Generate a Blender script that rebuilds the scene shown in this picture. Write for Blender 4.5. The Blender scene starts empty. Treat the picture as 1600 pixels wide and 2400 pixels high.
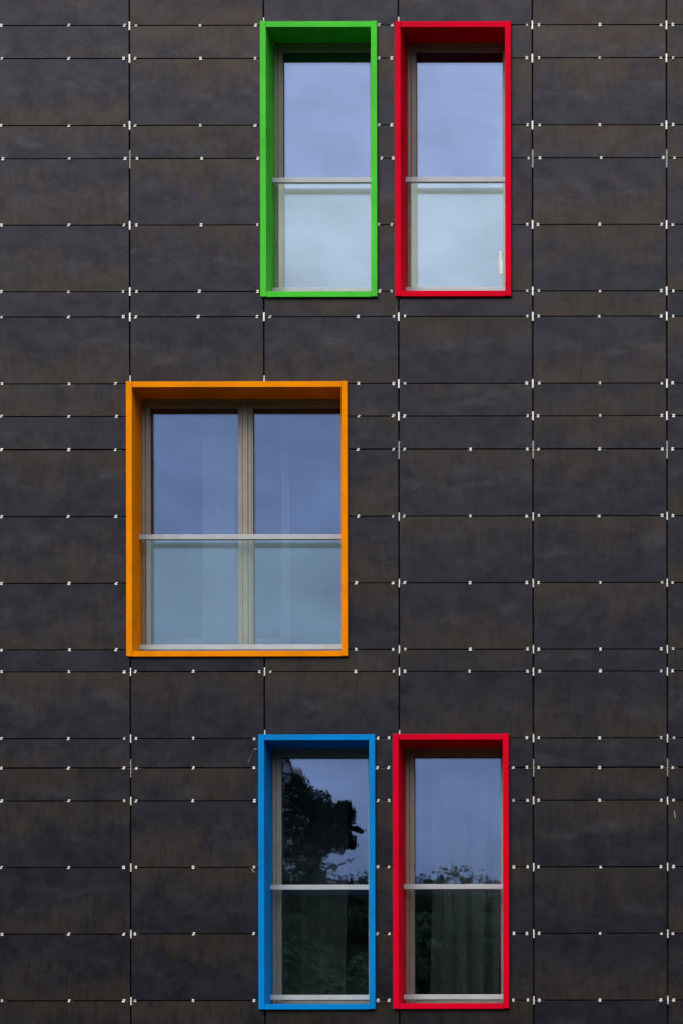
import bpy, bmesh, math, random
from mathutils import Vector, noise
random.seed(7)
scene = bpy.context.scene
col = scene.collection

# ------------------------------------------------------------------ measurements
S = 262.0            # pixels of the 1600x2400 photograph per metre at the front of the window boxes
D = 24.0             # distance of the camera from that plane (y = 0)
PX, PZ = 2437.0, 3600.0   # foot of the perpendicular from the camera (photo pixels)
EYE = 1.6
TH = 0.0015          # tiny roll of the photograph
XC = (PX - 800) / S
ZC = EYE
Z0 = EYE + (PZ - 1200) / S

def W(px, py, d=0.0):
    """photo pixel -> real position on the plane d metres behind the box fronts"""
    dx, dy = px - 800, py - 1200
    ux = 800 + dx - TH * dy
    uy = 1200 + dy + TH * dx
    k = (D + d) / D
    return (XC + (ux - PX) / S * k, ZC + (PZ - uy) / S * k)

# ------------------------------------------------------------------ helpers
def tag(o, label=None, cat=None, group=None, kind=None):
    if label: o['label'] = label
    if cat: o['category'] = cat
    if group: o['group'] = group
    if kind: o['kind'] = kind
    return o

def empty(name, loc, parent=None):
    o = bpy.data.objects.new(name, None); col.objects.link(o)
    o.empty_display_size = .2
    if parent: o.parent = parent
    o.location = loc
    return o

def link(name, me, mat=None, parent=None, loc=(0, 0, 0)):
    o = bpy.data.objects.new(name, me); col.objects.link(o)
    if mat and not me.materials: me.materials.append(mat)
    o.location = loc
    if parent: o.parent = parent
    return o

def bm_obj(name, bm, mat, parent=None, loc=(0, 0, 0), smooth=False):
    me = bpy.data.meshes.new(name)
    bmesh.ops.recalc_face_normals(bm, faces=bm.faces)
    if smooth:
        for f in bm.faces: f.smooth = True
    bm.to_mesh(me); bm.free()
    return link(name, me, mat, parent, loc)

def box(bm, x0, x1, y0, y1, z0, z1, bev=0.0):
    vs = [bm.verts.new((x, y, z)) for x in (x0, x1) for y in (y0, y1) for z in (z0, z1)]
    q = [(0, 1, 3, 2), (4, 6, 7, 5), (0, 4, 5, 1), (2, 3, 7, 6), (0, 2, 6, 4), (1, 5, 7, 3)]
    fs = [bm.faces.new([vs[i] for i in f]) for f in q]
    if bev > 0:
        es = list({e for f in fs for e in f.edges})
        bmesh.ops.bevel(bm, geom=es, offset=bev, segments=2, profile=.6, affect='EDGES')

def tube(bm, pts, r, n=6):
    rings = []
    for i, p in enumerate(pts):
        p = Vector(p)
        a = Vector(pts[max(i-1, 0)]); b = Vector(pts[min(i+1, len(pts)-1)])
        t = (b - a).normalized()
        u = t.orthogonal().normalized(); v = t.cross(u)
        rr = r[i] if isinstance(r, (list, tuple)) else r
        rings.append([bm.verts.new(p + (u*math.cos(2*math.pi*k/n) + v*math.sin(2*math.pi*k/n))*rr) for k in range(n)])
    for a, b in zip(rings, rings[1:]):
        for k in range(n):
            bm.faces.new((a[k], a[(k+1) % n], b[(k+1) % n], b[k]))
    bm.faces.new(rings[0][::-1]); bm.faces.new(rings[-1])

def cut_prism(bm, x0, x1, z0, z1, y0, y1, holes, faces_out=None):
    """a slab (x0..x1, z0..z1) from y0 (front) to y1 with rectangular cut-outs, one clean shell"""
    hs = [(max(a, x0), min(b, x1), max(c, z0), min(d, z1)) for a, b, c, d in holes
          if a < x1 and b > x0 and c < z1 and d > z0]
    xs = sorted({x0, x1} | {h[0] for h in hs} | {h[1] for h in hs})
    zs = sorted({z0, z1} | {h[2] for h in hs} | {h[3] for h in hs})
    keep = set()
    for i in range(len(xs)-1):
        for j in range(len(zs)-1):
            cx, cz = (xs[i]+xs[i+1])/2, (zs[j]+zs[j+1])/2
            if not any(a < cx < b and c < cz < d for a, b, c, d in hs): keep.add((i, j))
    if not keep: return False
    vf, vb = {}, {}
    def V(dct, i, j, y):
        if (i, j) not in dct: dct[(i, j)] = bm.verts.new((xs[i], y, zs[j]))
        return dct[(i, j)]
    new = []
    for (i, j) in keep:
        c = [(i, j), (i+1, j), (i+1, j+1), (i, j+1)]
        new.append(bm.faces.new([V(vf, *p, y0) for p in c]))
        new.append(bm.faces.new([V(vb, *p, y1) for p in c][::-1]))
        for (p, q, nb) in ((c[0], c[1], (i, j-1)), (c[1], c[2], (i+1, j)), (c[2], c[3], (i, j+1)), (c[3], c[0], (i-1, j))):
            if nb not in keep:
                new.append(bm.faces.new((V(vf, *q, y0), V(vf, *p, y0), V(vb, *p, y1), V(vb, *q, y1))))
    if faces_out is not None: faces_out.extend(new)
    return True

# ------------------------------------------------------------------ materials
def new_mat(name):
    m = bpy.data.materials.new(name); m.use_nodes = True
    nt = m.node_tree
    for n in list(nt.nodes):
        if n.type != 'OUTPUT_MATERIAL': nt.nodes.remove(n)
    out = [n for n in nt.nodes if n.type == 'OUTPUT_MATERIAL'][0]
    return m, nt, out

class N:
    def __init__(s, nt): s.nt = nt
    def __call__(s, typ, inp=None, **kw):
        n = s.nt.nodes.new(typ)
        for k, v in kw.items(): setattr(n, k, v)
        for k, v in (inp or {}).items():
            if isinstance(v, bpy.types.NodeSocket): s.nt.links.new(v, n.inputs[k])
            else: n.inputs[k].default_value = v
        return n
    def math(s, op, a, b=0.0, c=None, clamp=False):
        n = s.nt.nodes.new('ShaderNodeMath'); n.operation = op; n.use_clamp = clamp
        for i, v in enumerate((a, b) if c is None else (a, b, c)):
            if isinstance(v, bpy.types.NodeSocket): s.nt.links.new(v, n.inputs[i])
            else: n.inputs[i].default_value = v
        return n.outputs[0]
    def mix(s, f, a, b):
        n = s.nt.nodes.new('ShaderNodeMix'); n.data_type = 'RGBA'
        for i, v in ((0, f), (6, a), (7, b)):
            if isinstance(v, bpy.types.NodeSocket): s.nt.links.new(v, n.inputs[i])
            else: n.inputs[i].default_value = v
        return n.outputs[2]
    def ramp(s, f, a, b, lo=0., hi=1.):
        n = s.nt.nodes.new('ShaderNodeMapRange'); n.interpolation_type = 'SMOOTHSTEP'
        s.nt.links.new(f, n.inputs[0])
        n.inputs[1].default_value = a; n.inputs[2].default_value = b
        n.inputs[3].default_value = lo; n.inputs[4].default_value = hi
        return n.outputs[0]
    def noise(s, vec, scale, detail=4, rough=.55, sc=(1, 1, 1), dist=0.):
        m = s('ShaderNodeMapping', {'Vector': vec, 'Scale': sc})
        n = s('ShaderNodeTexNoise', {'Vector': m.outputs[0], 'Scale': scale, 'Detail': detail, 'Roughness': rough, 'Distortion': dist})
        return n.outputs['Fac']

def paint(name, rgb, rough=.38, spec=.5, dirt=.12, nscale=3.):
    m, nt, out = new_mat(name); n = N(nt)
    tc = n('ShaderNodeTexCoord').outputs['Object']
    a = n.noise(tc, nscale, 5, .6)
    b = n.noise(tc, 60, 3, .6, (1, 1, .25))
    f = n.math('ADD', n.ramp(a, .35, .75), n.math('MULTIPLY', b, .35))
    dark = tuple(c*(1-dirt)*.95 + .01*dirt for c in rgb) + (1,)
    c = n.mix(n.math('MULTIPLY', f, .8, clamp=True), tuple(rgb) + (1,), dark)
    bump = n('ShaderNodeBump', {'Strength': .05, 'Distance': .002, 'Height': b})
    r = n.math('ADD', n.math('MULTIPLY', a, .18), rough - .09)
    p = n('ShaderNodeBsdfPrincipled', {'Base Color': c, 'Roughness': r, 'Specular IOR Level': spec, 'Normal': bump.outputs[0]})
    nt.links.new(p.outputs[0], out.inputs[0])
    return m

def panel_mat():
    m, nt, out = new_mat('rust_stoneware'); n = N(nt)
    uv = n('ShaderNodeUVMap', uv_map='slab').outputs[0]
    rnd = n('ShaderNodeAttribute', attribute_name='rnd').outputs['Fac']
    comb = n('ShaderNodeCombineXYZ', {'Z': n.math('MULTIPLY', rnd, 60.)}).outputs[0]
    vec = n('ShaderNodeVectorMath', {0: uv, 1: comb}, operation='ADD').outputs[0]
    sep = n('ShaderNodeSeparateXYZ', {0: uv})
    v = sep.outputs[1]                                   # 0..0.6 along the slab
    big = n.noise(vec, 2.0, 4, .55, (1, 1.3, 1), .15)
    drip = n.noise(vec, 13., 7, .66, (1.7, .33, 1), .08)
    wisp = n.noise(vec, 4.2, 6, .62, (.75, 1.6, 1), .1)
    fine = n.noise(vec, 34., 6, .75, (1.2, .8, 1))
    speck = n.noise(vec, 150., 2, .6)
    mot = n.noise(vec, 5.0, 8, .68, (1, 1.25, 1), .0)
    # rusty brown: denser towards one long edge of the slab, running into drips
    e = n.math('MULTIPLY', n.math('ADD', v, -.3), 1.05)
    br = n.math('ADD', n.math('ADD', big, e), n.math('MULTIPLY', n.math('ADD', drip, -.5), 1.3))
    br = n.ramp(br, .34, .86)
    lt = n.ramp(wisp, .48, .80)
    midb = n.ramp(n.math('ABSOLUTE', n.math('ADD', v, -.30)), .02, .24, 1., .15)
    lt = n.math('MULTIPLY', lt, midb)
    c = n.mix(n.ramp(mot, .15, .85), (.0048, .0043, .0066, 1), (.0125, .0110, .0142, 1))
    c = n.mix(n.math('MULTIPLY', br, .85), c, (.0240, .0188, .0160, 1))
    dr2 = n.ramp(n.noise(vec, 14., 5, .6, (1.6, .3, 1), .1), .46, .72)
    c = n.mix(n.math('MULTIPLY', n.math('MULTIPLY', dr2, br), .75), c, (.0070, .0058, .0070, 1))
    c = n.mix(n.math('MULTIPLY', lt, .60), c, (.0260, .0265, .0345, 1))
    g = n.math('ADD', n.math('MULTIPLY', fine, 1.0), .50)
    g = n.math('ADD', g, n.math('MULTIPLY', n.math('ADD', rnd, -.5), .30))
    g = n.math('ADD', g, n.math('MULTIPLY', n.math('ADD', speck, -.5), .35))
    hs = n('ShaderNodeHueSaturation', {'Color': c, 'Value': g, 'Saturation': 1.0}).outputs[0]
    bump = n('ShaderNodeBump', {'Strength': .25, 'Distance': .0015, 'Height': n.math('ADD', fine, n.math('MULTIPLY', mot, .8))})
    r = n.math('ADD', n.math('MULTIPLY', mot, .16), .20)
    sp = n.math('ADD', n.math('MULTIPLY', lt, .13), n.ramp(mot, .2, .8, .18, .30))
    tint = n.mix(br, (.86, .83, 1., 1), (1., .84, .74, 1))
    p = n('ShaderNodeBsdfPrincipled', {'Base Color': hs, 'Roughness': r, 'Specular IOR Level': sp, 'Specular Tint': tint, 'Normal': bump.outputs[0]})
    nt.links.new(p.outputs[0], out.inputs[0])
    return m

def glass_mat(name, fac, gcol, tcol, wob=.0, wscale=(1.2, 1.2, .5)):
    m, nt, out = new_mat(name); n = N(nt)
    tc = n('ShaderNodeTexCoord').outputs['Object']
    a = n.noise(tc, 2.2, 2, .5, wscale)
    b = n.noise(tc, 9., 2, .5, (1.6, 1, .45))
    h = n.math('ADD', a, n.math('MULTIPLY', b, .10))
    bump = n('ShaderNodeBump', {'Strength': 1.0, 'Distance': wob, 'Height': h})
    haze = n.noise(tc, 1.7, 4, .6)
    gl = n('ShaderNodeBsdfGlossy', {'Color': gcol + (1,), 'Roughness': 0.0})
    if wob > 0: nt.links.new(bump.outputs[0], gl.inputs['Normal'])
    tr = n('ShaderNodeBsdfTransparent', {'Color': tcol + (1,)})
    f = n.math('ADD', n.math('MULTIPLY', n.math('ADD', haze, -.5), fac*.25), fac)
    mx = n('ShaderNodeMixShader', {0: f, 1: tr.outputs[0], 2: gl.outputs[0]})
    nt.links.new(mx.outputs[0], out.inputs[0])
    return m

def foliage_mat(name, a, b, spec=.10):
    m, nt, out = new_mat(name); n = N(nt)
    tc = n('ShaderNodeTexCoord').outputs['Object']
    f = n.noise(tc, 1.3, 4, .6); g = n.noise(tc, 17, 2, .5)
    c = n.mix(n.ramp(n.math('ADD', n.math('MULTIPLY', g, .5), n.math('MULTIPLY', f, .5)), .35, .65), a + (1,), b + (1,))
    p = n('ShaderNodeBsdfPrincipled', {'Base Color': c, 'Roughness': .85, 'Specular IOR Level': spec})
    nt.links.new(p.outputs[0], out.inputs[0])
    return m

M = {}
M['panel'] = panel_mat()
M['green'] = paint('green_paint', (.070, .60, .040), .46, .05, .22)
M['red'] = paint('red_paint', (.71, .0001, .022), .5, .015, .22)
M['orange'] = paint('orange_paint', (.93, .275, .0002), .5, .015, .22)
M['blue'] = paint('blue_paint', (.0002, .23, .66), .46, .03, .22)
M['alu'] = paint('brushed_aluminium', (.40, .43, .46), .36, .6, .18, 8)
M['sash'] = paint('beige_window_profile', (.30, .27, .235), .42, .25, .15, 9)
M['gasket'] = paint('black_rubber', (.012, .012, .012), .6, .3)
M['clip'] = paint('off_white_clip', (.86, .86, .78), .4, .5, .25, 25)
M['plate'] = paint('bright_metal_plate', (.90, .89, .87), .4, .5, .12, 30)
M['dull'] = paint('dull_metal_plate', (.42, .43, .42), .45, .5, .3, 30)
M['back'] = paint('black_membrane', (.030, .029, .033), .8, .1)
M['room'] = paint('room_plaster', (.30, .29, .27), .8, .2)
M['curtain'] = paint('pale_curtain', (.72, .76, .78), .85, .1, .1, 4)
M['ledge'] = paint('pale_cabinet', (.85, .90, .80), .6, .3)
M['paper'] = paint('white_paper', (.85, .88, .85), .7, .2)
M['thread'] = paint('white_thread', (.75, .75, .72), .7, .2)
M['pane'] = glass_mat('window_glass', .21, (.46, .60, 1.0), (.65, .68, .68), .0006)
M['bal'] = glass_mat('balustrade_glass', .060, (.82, 1.0, .92), (.945, .960, .950), .0)
M['leaf'] = foliage_mat('dark_pine_needles', (.016, .032, .020), (.040, .064, .034))
M['leaf2'] = foliage_mat('shrub_leaves', (.018, .040, .018), (.046, .074, .030))
M['bark'] = paint('bark', (.07, .05, .035), .9, .1)
M['ground'] = foliage_mat('grass_ground', (.011, .014, .009), (.020, .022, .015), .0)
M['hill'] = foliage_mat('hill_scrub', (.007, .013, .007), (.017, .025, .012), .0)
M['render'] = paint('pale_house_render', (.42, .43, .40), .8, .2)
M['tiles'] = paint('roof_tiles', (.22, .19, .17), .8, .2)

# ------------------------------------------------------------------ setting: ground and hill
def hill_h(x, y):
    t = (-y - 42.) / 52.
    t = max(0., min(1., t)); t = t*t*(3-2*t)
    q = max(0., min(1., (abs(x+20.)-45.)/120.)); q = q*q*(3-2*q)  # unseen higher flanks, added to block low sky light from the sides
    return -.3 + t*q*48. + t*28.6 + t*1.3*noise.noise(Vector((x*.05, y*.05, 0))) + t*.25*noise.noise(Vector((x*.3, y*.3, 2)))
def grid(name, x0, x1, y0, y1, nx, ny, hf, mat):
    bm = bmesh.new()
    vv = [[bm.verts.new((x0+(x1-x0)*i/nx, y0+(y1-y0)*j/ny, hf(x0+(x1-x0)*i/nx, y0+(y1-y0)*j/ny))) for j in range(ny+1)] for i in range(nx+1)]
    for i in range(nx):
        for j in range(ny):
            bm.faces.new((vv[i][j], vv[i+1][j], vv[i+1][j+1], vv[i][j+1]))
    return bm_obj(name, bm, mat, smooth=True)
g = grid('ground', -1500, 1500, -1500, 1500, 6, 6, lambda x, y: -.05, M['ground']); tag(g, kind='structure')
h = grid('hill', -640, 600, -260, -40, 248, 60, hill_h, M['hill']); tag(h, kind='structure')

# ------------------------------------------------------------------ the building
BX0, BX1, BTOP = -10.5, 10.5, 18.2
bld = empty('apartment_building', (0, 0, 0))
tag(bld, 'apartment building clad in dark rust-mottled panels with green, red, orange and blue boxed windows', 'building')

WF = .052            # face width of the coloured boxes
YW = .030            # panel fronts
YP = .042            # panel backs
YB = .080            # dark membrane behind the joints
def win_rect(l, r, t, b):
    """l, r measured at mid height; t, b measured at mid width"""
    x0 = W(l, (t+b)/2)[0]; x1 = W(r, (t+b)/2)[0]
    z1 = W((l+r)/2, t)[1]; z0 = W((l+r)/2, b)[1]
    return x0, x1, z0, z1
wins = [
    dict(k='green', r=win_rect(609.9, 882.1, 47.6, 694.2), row=0),
    dict(k='red', r=win_rect(924.2, 1196.2, 47.8, 692.8), row=0),
    dict(k='orange', r=win_rect(295.6, 813.2, 892.6, 1537.9), row=1),
    dict(k='blue', r=win_rect(605.8, 877.8, 1721.2, 2366.3), row=2),
    dict(k='red', r=win_rect(919.8, 1191.4, 1720.0, 2365.0), row=2),
]
holes_panel = [(a+.012, b-.012, c+.012, d-.012) for a, b, c, d in (w['r'] for w in wins)]
holes_wall = [(a+.004, b-.004, c+.004, d-.004) for a, b, c, d in (w['r'] for w in wins)]

bm = bmesh.new()
cut_prism(bm, BX0, BX1, 0.0, BTOP, YB, .335, holes_wall)
bm_obj('wall', bm, M['back'], bld)
bm = bmesh.new()      # the rest of the building volume and its parapet
box(bm, BX0-.04, BX1+.04, .02, 9.06, BTOP, BTOP+.12, .01)
bm_obj('parapet_coping', bm, M['dull'], bld)
bm = bmesh.new()
box(bm, BX0, BX1, 4.2, 9.0, 0, BTOP-.002)
box(bm, BX0, BX0+.25, .337, 4.198, 0, BTOP-.002)
box(bm, BX1-.25, BX1, .337, 4.198, 0, BTOP-.002)
bm_obj('rear_wall', bm, M['back'], bld)

# rooms behind the windows, one per storey
for ri, ws in enumerate(([wins[0], wins[1]], [wins[2]], [wins[3], wins[4]])):
    xa = min(w['r'][0] for w in ws) - .7; xb = max(w['r'][1] for w in ws) + .9
    z0 = ws[0]['r'][2] + .04; z1 = ws[0]['r'][3] + .12
    bm = bmesh.new()
    box(bm, xa, xb, .36, 3.9, z0-.12, z0)
    box(bm, xa, xb, .36, 3.9, z1, z1+.12)
    box(bm, xa-.1, xa, .36, 3.9, z0-.12, z1+.12)
    box(bm, xb, xb+.1, .36, 3.9, z0-.12, z1+.12)
    box(bm, xa-.1, xb+.1, 3.902, 4.0, z0-.12, z1+.12)
    bm_obj('room_interior', bm, M['room'], bld)
    # ceilings/floors meet the outer wall
    bm = bmesh.new()
    cut_prism(bm, xa-.1, xb+.1, z0-.12, z1+.12, .337, .358, holes_wall)
    bm_obj('inner_wall_lining', bm, M['room'], bld)

# ---- windows
def fbox(bm, cx0, cx1, cz0, cz1, y0, y1, face, bev=0.0018):
    """rectangular ring of four profiles"""
    box(bm, cx0, cx0+face, y0, y1, cz0, cz1, bev)
    box(bm, cx1-face, cx1, y0, y1, cz0, cz1, bev)
    box(bm, cx0+face+.0006, cx1-face-.0006, y0+.0008, y1, cz1-face, cz1, bev)
    box(bm, cx0+face+.0006, cx1-face-.0006, y0+.0008, y1, cz0, cz0+face, bev)

labels = {
 0: 'tall narrow window in a bright green box frame',
 1: 'tall red boxed window beside the green one, with a white slip of paper in its lower corner',
 2: 'wide two-pane window in an orange box frame',
 3: 'tall window in a blue box frame, mirroring a round-crowned tree',
 4: 'tall red boxed window beside the blue one, with a long curtain behind the glass',
}
for i, w in enumerate(wins):
    x0, x1, z0, z1 = w['r']
    mat = M[w['k']]
    cx = (x0+x1)/2
    bm = bmesh.new()
    lx0, lx1, lz0, lz1 = x0-cx, x1-cx, 0, z1-z0
    # box frame: uprights full height, head and foot between them, fine open joints at the corners
    box(bm, lx0, lx0+WF, 0, .262, 0, lz1, .0016)
    box(bm, lx1-WF, lx1, .0006, .262, .0015, lz1, .0016)
    box(bm, lx0+WF+.0016, lx1-WF-.0016, .0035, .262, lz1-WF, lz1-.001, .0016)
    box(bm, lx0+WF+.0016, lx1-WF-.0016, .0025, .262, -.002, WF-.004, .0016)
    wo = bm_obj('window', bm, mat, bld, (cx, 0, z0))
    wo['label'] = labels[i]
    if True: wo['group'] = 'box framed windows of the facade'
    ix0, ix1, iz0, iz1 = lx0+WF, lx1-WF, WF, lz1-WF
    # window frame: fixed outer profile
    bm = bmesh.new()
    fbox(bm, ix0+.0008, ix1-.0008, iz0+.0008, iz1-.0008, .264, .333, .030)
    if w['k'] == 'orange':
        box(bm, -.0235, .0235, .2655, .333, iz0+.0315, iz1-.0315, .0018)
    bm_obj('window_frame', bm, M['sash'], wo)
    spans = [(ix0+.034, ix1-.034)] if w['k'] != 'orange' else [(ix0+.034, -.0275), (.0275, ix1-.034)]
    for (a, b) in spans:
        bm = bmesh.new()
        za, zb = iz0+.034, iz1-.034
        fbox(bm, a, b, za, zb, .270, .331, .026)
        fbox(bm, a+.0262, b-.0262, za+.0262, zb-.0262, .276, .329, .015, .0012)
        so = bm_obj('sash', bm, M['sash'], wo)
        bm = bmesh.new()
        f2 = .0425
        box(bm, a+f2, b-f2, .297, .318, za+f2, zb-f2)
        po = bm_obj('pane', bm, M['pane'], wo)
        po.rotation_euler = (0, 0, 0)
        bm = bmesh.new()
        fbox(bm, a+.0413, b-.0413, za+.0413, zb-.0413, .2925, .2965, .0035, 0)
        bm_obj('gasket', bm, M['gasket'], wo)
    # guard rail and glass balustrade
    zr = 1.137
    bm = bmesh.new(); box(bm, ix0+.0005, ix1-.0005, .185, .215, zr-.022, zr+.022, .002); bm_obj('handrail', bm, M['alu'], wo)
    bm = bmesh.new(); box(bm, ix0+.0005, ix1-.0005, .185, .215, .121, .165, .002); bm_obj('bottom_rail', bm, M['alu'], wo)
    bm = bmesh.new(); box(bm, ix0+.003, ix1-.003, .194, .206, .167, zr-.024); bm_obj('balustrade_glass', bm, M['bal'], wo)
    bm = bmesh.new(); box(bm, ix0+.001, ix1-.001, .050, .262, WF-.003, WF+.0015, .0005); bm_obj('sill', bm, M['dull'], wo)

# ---- cladding
rows_lr = [(-98,-101),(58,55),(134,131),(288,285),(364,361),(517,514),(670,667),(728,725),(883,878),(957,954),(1033,1031),(1186,1185),(1340,1338),
           (1493,1491),(1543,1542),(1697,1695),(1765,1763),(1840,1839),(1993,1992),(2146,2145),(2300,2298),(2454,2452)]
K = 1.0204
ZR = [W(800, (a+b)/2*K, YW)[1] for a, b in rows_lr]         # descending heights of the horizontal joints
XS = [W(x, 1200, YW)[0] for x in (-9.5, 305., 619.4, 934.0, 1248.3, 1562.6, 1877)]
GH, GV = .0100, .0150
rp = random.Random(11)
slab_state = {}
def panel_faces(bm, x0, x1, z0, z1, ci, ri, rnd, flip, vofs, org=(0, 0)):
    fs = []
    if not cut_prism(bm, x0, x1, z0, z1, YW, YP, holes_panel, fs): return False
    uvl = bm.loops.layers.uv.verify() if not bm.loops.layers.uv.get('slab') else bm.loops.layers.uv['slab']
    rl = bm.faces.layers.float.get('rnd') or bm.faces.layers.float.new('rnd')
    for f in bm.faces:
        if f.tag: continue
        f.tag = True
        f[rl] = rnd
        for l in f.loops:
            u = l.vert.co.x - x0; v = l.vert.co.z - z0 + vofs
            if flip: v = .6 - v
            l[uvl].uv = (u, v)
    return True
def mk_bm():
    bm = bmesh.new(); bm.loops.layers.uv.new('slab'); bm.faces.layers.float.new('rnd'); return bm
cells = []
for ci in range(len(XS)-1):
    for ri in range(len(ZR)-1):
        cells.append((XS[ci]+GV/2, XS[ci+1]-GV/2, ZR[ri+1]+(.008 if ri in (9, 15) else GH/2)+rp.uniform(-.0008, .0008), ZR[ri]-GH/2+rp.uniform(-.0008, .0008), ci, ri, True))
# cladding that carries on outside the photograph
XA = XS[:]
while XA[0] > BX0+1: XA.insert(0, XA[0]-1.2)
while XA[-1] < BX1-1: XA.append(XA[-1]+1.2)
XA[0] = BX0; XA[-1] = BX1
ZA = ZR[:]
while ZA[0] < BTOP-.5: ZA.insert(0, ZA[0]+.6)
ZA[0] = BTOP
while ZA[-1] > .6: ZA.append(ZA[-1]-.6)
ZA[-1] = .05
extra = []
for i in range(len(XA)-1):
    for j in range(len(ZA)-1):
        a, b, c, d = XA[i]+GV/2, XA[i+1]-GV/2, ZA[j+1]+GH/2, ZA[j]-GH/2
        if a > XS[0]-.1 and b < XS[-1]+.1 and c > ZR[-1]-.1 and d < ZR[0]+.1: continue
        extra.append((a, b, c, d))
# visible size, to keep the hundred largest as single parts
def vis_area(c):
    x0, x1, z0, z1 = c[:4]
    fx0, fz1 = W(0, 0, YW); fx1, fz0 = W(1600, 2400, YW)
    x0, x1, z0, z1 = max(x0, fx0), min(x1, fx1), max(z0, fz0), min(z1, fz1)
    if x1 <= x0 or z1 <= z0: return 0
    a = (x1-x0)*(z1-z0)
    for h in holes_panel:
        ox = min(x1, h[1])-max(x0, h[0]); oz = min(z1, h[3])-max(z0, h[2])
        if ox > 0 and oz > 0: a -= ox*oz
    return a
cells.sort(key=lambda c: -vis_area(c))
rest = mk_bm()
for n_, c in enumerate(cells):
    x0, x1, z0, z1, ci, ri, _ = c
    ht = z1-z0
    rnd = rp.random(); flip = rp.random() < .45
    vofs = 0. if ht > .5 else rp.choice((0., .3, .3, .15))
    va = vis_area(c)
    if va <= .0005 and not (ci == 5 or ri in (0, 20)): continue
    if n_ < 100 and va > 0:
        bm = mk_bm()
        if not panel_faces(bm, x0, x1, z0, z1, ci, ri, rnd, flip, vofs): bm.free(); continue
        px_, pz_ = (x0+x1)/2, (z0+z1)/2
        for v in bm.verts: v.co.x -= px_; v.co.z -= pz_
        o = bm_obj('cladding_panel', bm, M['panel'], bld, (px_, 0, pz_))
        o['group'] = 'dark mottled cladding panels'
        # hung by hand: never perfectly in plane
        o.rotation_euler = (rp.uniform(-.0012, .0012), 0, rp.uniform(-.0010, .0010))
    else:
        panel_faces(rest, x0, x1, z0, z1, ci, ri, rnd, flip, vofs)
for (a, b, c, d) in extra:
    panel_faces(rest, a, b, c, d, 0, 0, rp.random(), rp.random() < .45, 0. if d-c > .5 else .3)
o = bm_obj('cladding_panel', rest, M['panel'], bld); tag(o, kind='stuff')

# ---- joint plates in the upright joints
def plate_mesh(w, h, wings=True):
    bm = bmesh.new()
    box(bm, -w/2, w/2, .0, .004, -h/2, h/2, .0008)
    if wings: box(bm, -.03, .03, .0145, .0175, -h/2+.006, h/2-.006, .0006)   # wings behind the panels
    me = bpy.data.meshes.new('joint_plate'); bmesh.ops.recalc_face_normals(bm, faces=bm.faces); bm.to_mesh(me); bm.free()
    return me
pm = {}
for kind, (w_, h_, mt) in {'wide': (.0142, .077, 'plate'), 'slim': (.0110, .074, 'plate'), 'long': (.0145, .160, 'dull'), 'longslim': (.0090, .160, 'dull'), 'longbright': (.011, .086, 'plate')}.items():
    pm[kind] = plate_mesh(w_, h_, kind != 'longbright'); pm[kind].materials.append(M[mt])
rows_of = {0: list(range(0, 8)) + list(range(13, 20)), 1: [0, 6, 7, 13, 14], 2: [0, 6, 7, 8, 9, 10, 11, 12, 13, 14],
           3: list(range(20)), 4: list(range(20))}
for xi, rws in rows_of.items():
    for r_ in rws:
        z = ZR[r_+1]
        if r_ in (3, 9, 15): kind = 'long' if r_ < 10 else 'longslim'
        elif (xi in (0, 1) and r_ == 7) or (xi in (1, 2) and r_ in (0, 14)): kind = 'longbright'
        else: kind = 'wide' if r_ < 9 else 'slim'
        o = link('joint_plate', pm[kind], None, bld, (XS[xi+1]+rp.uniform(-.0006, .0006), YW+.0005 if kind == 'wide' else YW+.005 if 'long' not in kind else YW+.008, z-.001+rp.uniform(-.002, .002)+(.035 if kind == 'longbright' else 0)))
        o.rotation_euler[1] = rp.uniform(-.008, .008)
        o['group'] = 'metal plates in the upright joints'

# ---- fixing clips on the level joints: two small tabs over the panel edges
def clip_bm(bm, ox, oz, lean, s, la, lb, up=1., dn=1., la_h=.0080):
    """lean: the two tabs stand slightly sideways of each other"""
    hw = .0115*s
    y0 = YW-.004
    for sg, dx, k in ((1, lean, up), (-1, -lean, dn)):
        if k <= .05: continue
        z_in = oz + sg*(GH/2-.0042); z_out = oz + sg*(GH/2+.0095*s*k)
        n0 = len(bm.verts)
        box(bm, ox+dx-hw, ox+dx+hw, y0, YW-.0006, min(z_in, z_out), max(z_in, z_out), .0046)
    box(bm, ox-hw*.8, ox+hw*.8, YW-.0004, YP+.012, oz-.0018, oz+.0018)
    # thin carrier strip low in the joint, seen only where one looks in at a flat angle
    if la: box(bm, ox-hw*.9-la, ox-hw*.9, YP+.001, YP+.004, oz-GH/2-.004, oz-GH/2+la_h)
    if lb: box(bm, ox+hw*.9, ox+hw*.9+lb, YP+.001, YP+.004, oz-GH/2-.004, oz-GH/2+la_h)
clips = []
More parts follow.
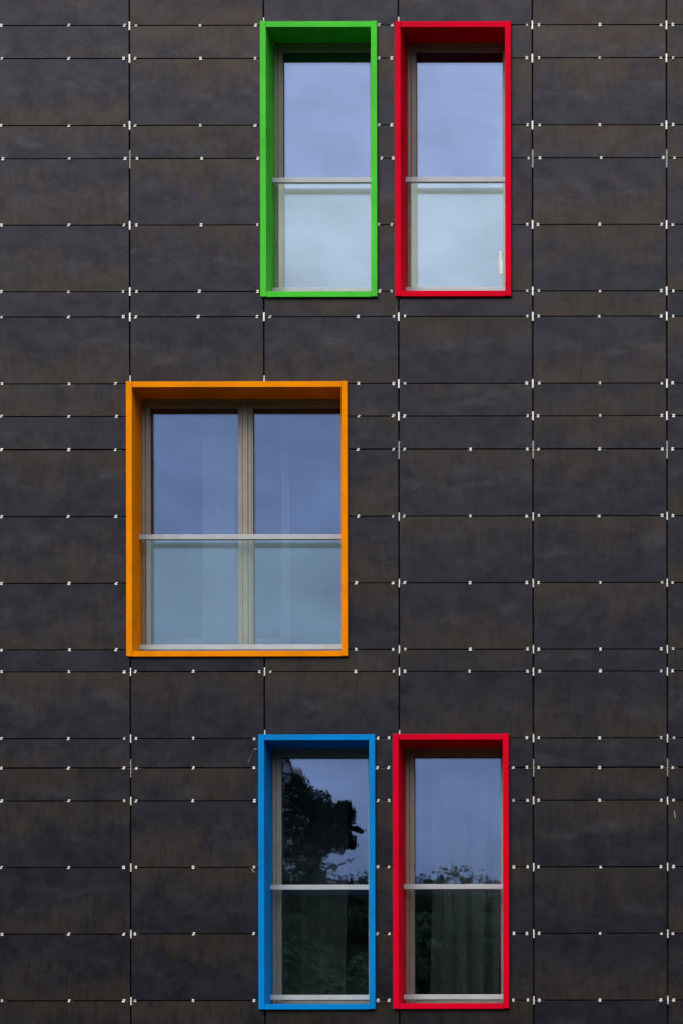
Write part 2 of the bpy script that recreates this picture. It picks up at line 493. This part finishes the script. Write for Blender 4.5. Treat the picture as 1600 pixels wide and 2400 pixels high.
for r_ in range(20):
    ysrc = [rows_lr[r_+1][0] + (rows_lr[r_+1][1]-rows_lr[r_+1][0])*0, rows_lr[r_+1][1]]
    xs = [(4, 's'), (158, 'm'), (1210, 's'), (1237, 's'), (1377.5, 'm'), (1519, 's'), (1545.5, 's')]
    if r_ not in range(7, 13): xs += [(285, 's'), (312, 's')]
    else: xs += [(266, 'm')]
    if r_ <= 6 or r_ >= 13: xs += [({0: 461, 1: 461, 2: 461, 3: 461, 4: 461, 5: 458, 6: 456}.get(r_, 444), 'm')]
    if r_ <= 6: xs += [({0: 587, 1: 587, 2: 587}.get(r_, 592), 's')]
    if r_ == 13: xs += [(595.5, 's')]
    if r_ >= 14: xs += [(584.5, 's')]
    if r_ <= 5: xs += [(870.5, 's'), (899, 's')]
    if r_ >= 14: xs += [(867, 's'), (893, 's')]
    if r_ in (6, 13): xs += [(620, 's')]
    if 6 <= r_ <= 13: xs += [(823 if r_ < 11 else 818, 'm'), (903, 's'), (929.5, 's')]
    if 9 <= r_ <= 13: xs += [(1079, 'm')]
    if r_ >= 15: xs += [(1179, 's')]
    for x, t in xs:
        j = rp.gauss(0, .9)
        if r_ == 3: j += 3
        X = W((x+j)*K, (rows_lr[r_+1][0]+rows_lr[r_+1][1])/2*K, YW)[0]
        z = ZR[r_+1] + rp.gauss(0, .0008)
        s = rp.uniform(.84, 1.12)
        lean = rp.choice((.0, .0008, .002, .0032)) if x < 950 else rp.choice((0, 0, .0006))
        if 9 <= r_ <= 11 and x < 950: lean = .0025
        la = lb = 0
        if r_ >= 8:
            pr = .25 if r_ < 12 else .72
            if t == 's' and (x in (285, 903, 893, 595.5, 1210, 1519, 899)): lb = .030 if rp.random() < pr+.15 else 0
            elif t == 's' and (x in (312, 929.5, 620, 1237, 1545.5)): la = .030 if rp.random() < pr+.15 else 0
            if rp.random() < pr*.6: la = rp.uniform(.012, .04)
            if rp.random() < pr*.6: lb = rp.uniform(.012, .04)
            if r_ >= 14 and x in (867,): lb = .085
        up = rp.choice((1, 1, 1, 1, .45, .8)); dn = rp.choice((1, 1, 1, 1, 1, .7))
        clips.append((s*(up+dn), X, z, lean, s, la, lb, up, dn))
clips.sort(key=lambda c: -c[0])
restc = bmesh.new()
for i, (_, X, z, lean, s, la, lb, up, dn) in enumerate(clips):
    if i < 100:
        bm = bmesh.new(); clip_bm(bm, 0, 0, lean, s, la, lb, up, dn)
        o = bm_obj('fixing_clip', bm, M['clip'], bld, (X, 0, z)); o['group'] = 'small pale fixing clips on the level joints'
    else:
        clip_bm(restc, X, z, lean, s, la, lb, up, dn)
o = bm_obj('fixing_clip', restc, M['clip'], bld); tag(o, kind='stuff')

# ------------------------------------------------------------------ loose small things
def at(px, py, d): x, z = W(px, py, d); return (x, d, z)
def strand(name, pts, r, label, cat, d):
    P = [at(px, py, d+dd) for px, py, dd in pts]
    o0 = P[0]
    bm = bmesh.new(); tube(bm, [(p[0]-o0[0], p[1]-o0[1], p[2]-o0[2]) for p in P], r, 5)
    o = bm_obj(name, bm, M['thread'], None, o0, smooth=True)
    return tag(o, label, cat)
strand('thread', [(606.5,1752.5,-.036),(603,1755.5,-.01),(600,1757,-.004),(597.3,1756.5,-.004),(596,1754,-.004),(596.5,1757.5,-.004),(592.5,1763,-.003),(588.5,1771,-.003),(585,1779,-.004),(582.5,1784.5,-.003),(580.6,1789.5,-.003)],
       [.0012,.0018,.0020,.0018,.0011,.0006,.0004,.0005,.0006,.0010,.0007], 'wispy white thread hanging off the left edge of the blue window frame', 'thread', YW)
strand('wire_hook', [(591.5,2038,-.004),(591.8,2041,-.006),(593.4,2043.6,-.008),(595.8,2045,-.008),(598.6,2043.8,-.005)],
       [.0014,.0030,.0034,.0034,.0014], 'tiny curled white hook under a clip beside the blue window', 'hook', YW)
strand('chip', [(1579.5,1901,-.002),(1580.5,1908,-.003),(1581.6,1915,-.003),(1582,1921,-.002)],
       [.0008,.0022,.0024,.0006], 'short white sliver stuck to a dark panel at the right edge', 'sliver', YW)
strand('spider_thread', [(383,956.5,0),(387,956,-.004),(390.5,953.5,-.006),(391.8,949.5,-.004)],
       [.0008,.0018,.0016,.0007], 'short curl of cobweb under the head of the orange window', 'cobweb', .262)
# paper slip inside the upper red window
x0, z0 = W(1166.5, 641, .285); x1, z1 = W(1181, 587, .285)
bm = bmesh.new()
x0p, z0p = W(1169, 641, .285); xm, zm = W(1175, 607, .285); 
ctr = (x0p, .2885, z0p)
box(bm, 0, .032, 0, .0012, 0, zm-z0p)
box(bm, 0, xm-x0p, 0, .0012, zm-z0p+.0005, z1-z0p)
o = bm_obj('paper_slip', bm, M['paper'], None, ctr)
tag(o, 'white paper slip on the glass of the upper red window', 'paper')

# curtains behind the glass
def curtain(name, pxa, pxb, widx, label, amp=.035, wl=.14, d=.47, bright=None):
    w = wins[widx]; zb = w['r'][2]+.07; zt = w['r'][3]+.02
    py = 2000 if widx > 2 else 1300
    xa = W(pxa, py, d)[0]; xb = W(pxb, py, d)[0]
    bm = bmesh.new(); nx = int((xb-xa)/.008); nz = 14
    vv = []
    rr = random.Random(widx*7+int(pxa))
    ph = [rr.uniform(0, 6.28) for _ in range(4)]
    for i in range(nx+1):
        x = (xb-xa)*i/nx; row = []
        for j in range(nz+1):
            t = j/nz
            a = amp*(.55+.45*(1-t))
            y = a*(math.sin(x/wl*6.28+ph[0]+.5*math.sin(t*2+ph[1])) + .5*math.sin(x/wl*2*2.9+ph[2]+t*1.1) + .35*math.sin(x/wl*13.1+ph[3]))
            row.append(bm.verts.new((x+.02*math.sin(t*3+x*9), y, (zt-zb)*t)))
        vv.append(row)
    for i in range(nx):
        for j in range(nz): bm.faces.new((vv[i][j], vv[i+1][j], vv[i+1][j+1], vv[i][j+1]))
    bmesh.ops.solidify(bm, geom=bm.faces[:], thickness=.0015)
    o = bm_obj(name, bm, M['curtain'], None, (xa, d, zb), smooth=True)
    return tag(o, label, 'curtain')
curtain('curtain', 655, 810, 3, 'pale curtain hanging inside the blue window', .02, .21, .95)
curtain('curtain', 1006, 1170, 4, 'pale pleated curtain hanging inside the lower red window', .032, .17)
curtain('curtain', 470, 556, 2, 'sheer curtain in the left pane of the orange window', .010, .16, .43)
curtain('curtain', 655, 676, 2, 'narrow sheer curtain edge in the right pane of the orange window', .01, .12, .5)
# low cabinet inside the orange window
xa, za = W(350, 1545, .5); xb, zb = W(655, 1491, .5)
bm = bmesh.new(); zf = wins[2]['r'][2]+.041
box(bm, 0, xb-xa, 0, .38, .04, zb-zf, .006); box(bm, .02, xb-xa-.02, .02, .36, .0, .04)
for k in range(1, 3): box(bm, (xb-xa)*k/3-.004, (xb-xa)*k/3+.004, -.003, 0, .06, zb-zf-.03)
o = bm_obj('low_cabinet', bm, M['ledge'], None, (xa, .56, zf)); tag(o, 'low pale cabinet standing inside the orange window', 'cabinet')

# ------------------------------------------------------------------ behind the camera: what the glass mirrors
def MIR(px, py, t):
    """point at path length t (metres) seen mirrored by the panes at photo pixel"""
    dx, dy = px-800, py-1200
    ux, uy = 800+dx-TH*dy, 1200+dy+TH*dx
    return (XC + (ux-PX)/(S*D)*t, .6-(t-D), ZC + (PZ-uy)/(S*D)*t)
def leaf_blob(bm, cx, cy, cz, rx, ry, rz, n, s, rr, low=-1.):
    for _ in range(n):
        while True:
            p = Vector((rr.uniform(-1, 1), rr.uniform(-1, 1), rr.uniform(low, 1)))
            if p.length < 1: break
        if p.length < .55 and rr.random() < .6: p = p.normalized()*rr.uniform(.6, 1)
        q = Vector((cx+p.x*rx, cy+p.y*ry, cz+p.z*rz))
        u = Vector((rr.gauss(0, 1), rr.gauss(0, 1), rr.gauss(0, 1))).normalized(); v = u.orthogonal().normalized()
        a = s*rr.uniform(.6, 1.3); b = a*rr.uniform(.5, .9)
        bm.faces.new([bm.verts.new(q+u*a), bm.verts.new(q+v*b), bm.verts.new(q-u*a), bm.verts.new(q-v*b)])
rr = random.Random(5)
T = 120.
def m2(px, py, t=T): x, y, z = MIR(px, py, t); return x, y, z
bx, by, bz = m2(735, 2050)
pine = empty('pine_tree', (bx, by, hill_h(bx, by)-.1)); tag(pine, 'round-crowned dark pine on the ridge opposite, mirrored in the blue window', 'tree')
gz = hill_h(bx, by)-.1
bm = bmesh.new()
tube(bm, [(0, 0, 0), (.05, 0, 1.2), (-.05, .05, 2.4), (.15, 0, 4.2), (.1, 0, 5.4)], [.24, .19, .17, .12, .05], 8)
for k in range(7):
    a = k*2.4; tube(bm, [(0, 0, 2.0+k*.3), (math.cos(a)*.8, math.sin(a)*.8, 2.7+k*.32), (math.cos(a)*1.7, math.sin(a)*1.6, 3.2+k*.3)], [.09, .06, .02], 5)
bm_obj('trunk', bm, M['bark'], pine)
bm = bmesh.new()
PXM = T/(S*D)
for (px, py, rw, rh, n) in [(672, 1870, 50, 62, 1500), (700, 1858, 36, 50, 900), (715, 1925, 60, 60, 1700), (668, 1960, 55, 50, 1200), (745, 1890, 38, 38, 900),
                            (770, 1930, 40, 46, 900), (735, 1978, 50, 34, 900), (780, 1975, 30, 28, 450), (804, 1905, 24, 28, 900), (808, 1912, 30, 32, 1500), (838, 1944, 20, 5, 250), (806, 1970, 28, 24, 1200), (775, 1950, 36, 40, 1200), (700, 2005, 45, 16, 350)]:
    x, y, z = m2(px, py)
    leaf_blob(bm, x-bx, y-by+rr.uniform(-.4, .4), z-gz, rw*PXM, max(rw*PXM, .5), rh*PXM, int(n*1.5), .058, rr)
bm_obj('crown', bm, M['leaf'], pine)
# house on the ridge behind the pine
t2 = 129.
hx1, hy, hz1 = m2(722, 1838, t2); hx0, _, _ = m2(610, 1800, t2); _, _, hzr = m2(640, 1775, t2); hxr = (m2(655, 1800, t2)[0])
hgz = hill_h(hx1-3, hy)-.3
hs = empty('house', ((hx1-3.5), hy, hgz)); tag(hs, 'pale gabled house on the ridge behind the pine', 'house')
bm = bmesh.new()
L_, R_ = -5.0, 3.5; zt = hz1-hgz-.6; pk = hzr-hgz; mid = hxr-(hx1-3.5)
pts = [(L_, 0), (R_, 0), (R_, zt), (mid, pk), (L_, zt)]
fa = [bm.verts.new((x, 0, z)) for x, z in pts]; fb = [bm.verts.new((x, -3, z)) for x, z in pts]
bm.faces.new(fa); bm.faces.new(fb[::-1])
for k in range(5): bm.faces.new((fa[k], fa[(k+1) % 5], fb[(k+1) % 5], fb[k]))
bm_obj('wall', bm, M['render'], hs)
bm = bmesh.new()
for (xa_, za_, xb_, zb_) in ((L_-.3, zt-.1, mid, pk+.12), (mid, pk+.12, R_+.3, zt-.1)):
    a = [bm.verts.new((x, y, z+dz)) for dz in (.02, .2) for (x, z) in ((xa_, za_), (xb_, zb_)) for y in (.15, -3.15)]
    for f in ((0, 1, 3, 2), (4, 6, 7, 5), (0, 4, 5, 1), (2, 3, 7, 6), (0, 2, 6, 4), (1, 5, 7, 3)): bm.faces.new([a[i] for i in f])
bm_obj('roof', bm, M['tiles'], hs)
for (wx, wz) in ((-2.6, 1.6), (.6, 1.6), (-2.6, 4.4), (.6, 4.4)):
    bm = bmesh.new(); box(bm, wx, wx+1, .01, .05, wz, wz+1.3); bm_obj('window', bm, M['gasket'], hs)
# mast
mx, my, mz = m2(1104.5, 2033); gz2 = hill_h(mx, my)-.1
bm = bmesh.new(); tube(bm, [(0, 0, 0), (0, 0, mz-gz2)], [.06, .03], 6)
tube(bm, [(-.22, 0, mz-gz2-.35), (.22, 0, mz-gz2-.35)], .025, 5); tube(bm, [(-.15, 0, mz-gz2-.6), (.15, 0, mz-gz2-.6)], .02, 5)
o = bm_obj('antenna_mast', bm, M['dull'], None, (mx, my, gz2)); tag(o, 'thin antenna mast on the ridge, mirrored in the lower red window', 'mast')
# shrubs along the ridge and on the slope
protos = []
for k in range(4):
    bm = bmesh.new(); rk = random.Random(k+30)
    for q in range(7):
        leaf_blob(bm, rk.uniform(-.8, .8), rk.uniform(-.8, .8), 1.0+rk.uniform(-.3, .7), rk.uniform(.5, .9), rk.uniform(.5, .9), rk.uniform(.5, 1.1), 260, .085, rk)
    me = bpy.data.meshes.new('crown'); bm.to_mesh(me); bm.free(); me.materials.append(M['leaf2'] if k % 2 else M['leaf']); protos.append(me)
bm = bmesh.new(); tube(bm, [(0, 0, 0), (0, .05, .6), (.1, 0, 1.3)], [.09, .07, .03], 6)
tm = bpy.data.meshes.new('trunk'); bm.to_mesh(tm); bm.free(); tm.materials.append(M['bark'])
pos = []
def ytop(px):
    if px < 880: return 2040 + 14*math.sin(px*.05) + (22 if px > 800 else 0)
    return 2080 + 9*math.sin(px*.043) + (8 if px < 985 or px > 1110 else -8)
for px in range(600, 1260, 17):
    t = T+rr.uniform(-3, 4)
    x, y, z = m2(px+rr.uniform(-8, 8), ytop(px)+rr.uniform(-9, 9), t)
    sc_ = (z-hill_h(x, y)+.12)/2.45
    if sc_ > .3: pos.append((x, y, min(sc_, 1.7)))
for _ in range(260):
    x = rr.uniform(-44, 6); y = rr.uniform(-99, -50)
    t = D+.6-y
    zmax = 1.6+(3600-2105-rr.uniform(0, 30))/(S*D)*t
    sc_ = (zmax-hill_h(x, y))/2.6
    if sc_ > .45: pos.append((x, y, min(sc_, rr.uniform(.8, 1.8))))
for k, (x, y, s) in enumerate(pos):
    e = empty('shrub', (x, y, hill_h(x, y)-.12))
    tag(e, 'bushy green shrub growing on the hillside opposite the facade', 'shrub', 'shrubs on the hillside opposite')
    e.rotation_euler[2] = rr.uniform(0, 6.28); e.scale = (s, s, s*rr.uniform(.8, 1.25))
    for nm, me in (('crown', protos[k % 4]), ('trunk', tm)):
        o = bpy.data.objects.new(nm, me); col.objects.link(o); o.parent = e

# ------------------------------------------------------------------ sky and sun
wd = bpy.data.worlds.new('World'); scene.world = wd; wd.use_nodes = True
nt = wd.node_tree; nt.nodes.clear(); n = N(nt)
SUN_EL, SUN_AZ = math.radians(52), math.radians(212)
sky = n('ShaderNodeTexSky', sky_type='NISHITA', sun_disc=False, sun_elevation=SUN_EL, sun_rotation=SUN_AZ)
gen = n('ShaderNodeTexCoord').outputs['Generated']
sx = n('ShaderNodeSeparateXYZ', {0: gen}); z = sx.outputs[2]
side = n.ramp(sx.outputs[0], -.15, .55, 1.12, .55)        # unseen right-hand sky dimmed on purpose, to darken the left reveals
cl = n.noise(gen, 3.0, 6, .55, (1, 1, 2.2), .4)
cl2 = n.noise(gen, 7.0, 5, .6, (1, 1, 3.2), .5)
zz = n.math('ADD', z, n.math('MULTIPLY', n.math('ADD', cl, -.5), .02))
band = n.ramp(zz, .372, .410)                      # low dark cloud sheet below, bright cloud above
high = n.ramp(zz, .48, .70)
low = n.ramp(z, .10, .36)
c = n.mix(low, (4.6, 5.0, 5.8, 1), (9.7, 11.3, 12.9, 1))
c = n.mix(band, c, (27.5, 26.5, 26.5, 1))
c = n.mix(high, c, (38., 37., 36.5, 1))
cl3 = n.noise(gen, 24.0, 4, .55, (1, 1, 1.9), .3)
g_ = n.math('ADD', n.math('ADD', n.math('MULTIPLY', cl2, .80), .60), n.math('MULTIPLY', n.math('ADD', cl3, -.5), .75))
g_ = n.math('MULTIPLY', g_, n.math('ADD', n.math('MULTIPLY', cl, .9), .55))
g_ = n.math('MULTIPLY', g_, side)
c = n('ShaderNodeVectorMath', {0: c, 'Scale': g_}, operation='SCALE').outputs[0]
fin = n.mix(.88, sky.outputs[0], c)
bg = n('ShaderNodeBackground', {'Color': fin, 'Strength': .1})
out = n('ShaderNodeOutputWorld'); nt.links.new(bg.outputs[0], out.inputs[0])

sl = bpy.data.lights.new('sun', 'SUN'); sl.energy = 1.0; sl.angle = math.radians(25); sl.color = (1, .96, .88)
so = bpy.data.objects.new('sun', sl); col.objects.link(so)
dirv = Vector((math.sin(SUN_AZ)*math.cos(SUN_EL), math.cos(SUN_AZ)*math.cos(SUN_EL), math.sin(SUN_EL)))
so.location = dirv*60; so.rotation_euler = dirv.to_track_quat('Z', 'Y').to_euler()

# ------------------------------------------------------------------ camera: level shift-lens view from the lower right
cd = bpy.data.cameras.new('camera'); cam = bpy.data.objects.new('camera', cd); col.objects.link(cam)
cam.location = (XC, -D, ZC)
cam.rotation_euler = (math.radians(90), 0, 0)
cam.rotation_mode = 'XYZ'
from mathutils import Matrix
roll = TH
cam.matrix_world = Matrix.Translation((XC, -D, ZC)) @ Matrix.Rotation(math.radians(90), 4, 'X') @ Matrix.Rotation(-roll, 4, 'Z')
cd.sensor_fit = 'HORIZONTAL'; cd.sensor_width = 36.
cd.lens = D*S/1600*36
vx, vz = -XC, Z0-ZC                    # centre of the picture seen from the camera (plane y = 0)
ca, sa = math.cos(roll), math.sin(roll)
ux = ca*vx - sa*vz; uz = sa*vx + ca*vz
cd.shift_x = ux*S/1600; cd.shift_y = uz*S/1600
cd.clip_start = .5; cd.clip_end = 3000
scene.camera = cam
scene.view_settings.view_transform = 'Standard'; scene.view_settings.look = 'None'
scene.view_settings.exposure = 0; scene.view_settings.gamma = 1
scene.render.film_transparent = False
scene.cycles.max_bounces = 10; scene.cycles.transparent_max_bounces = 16
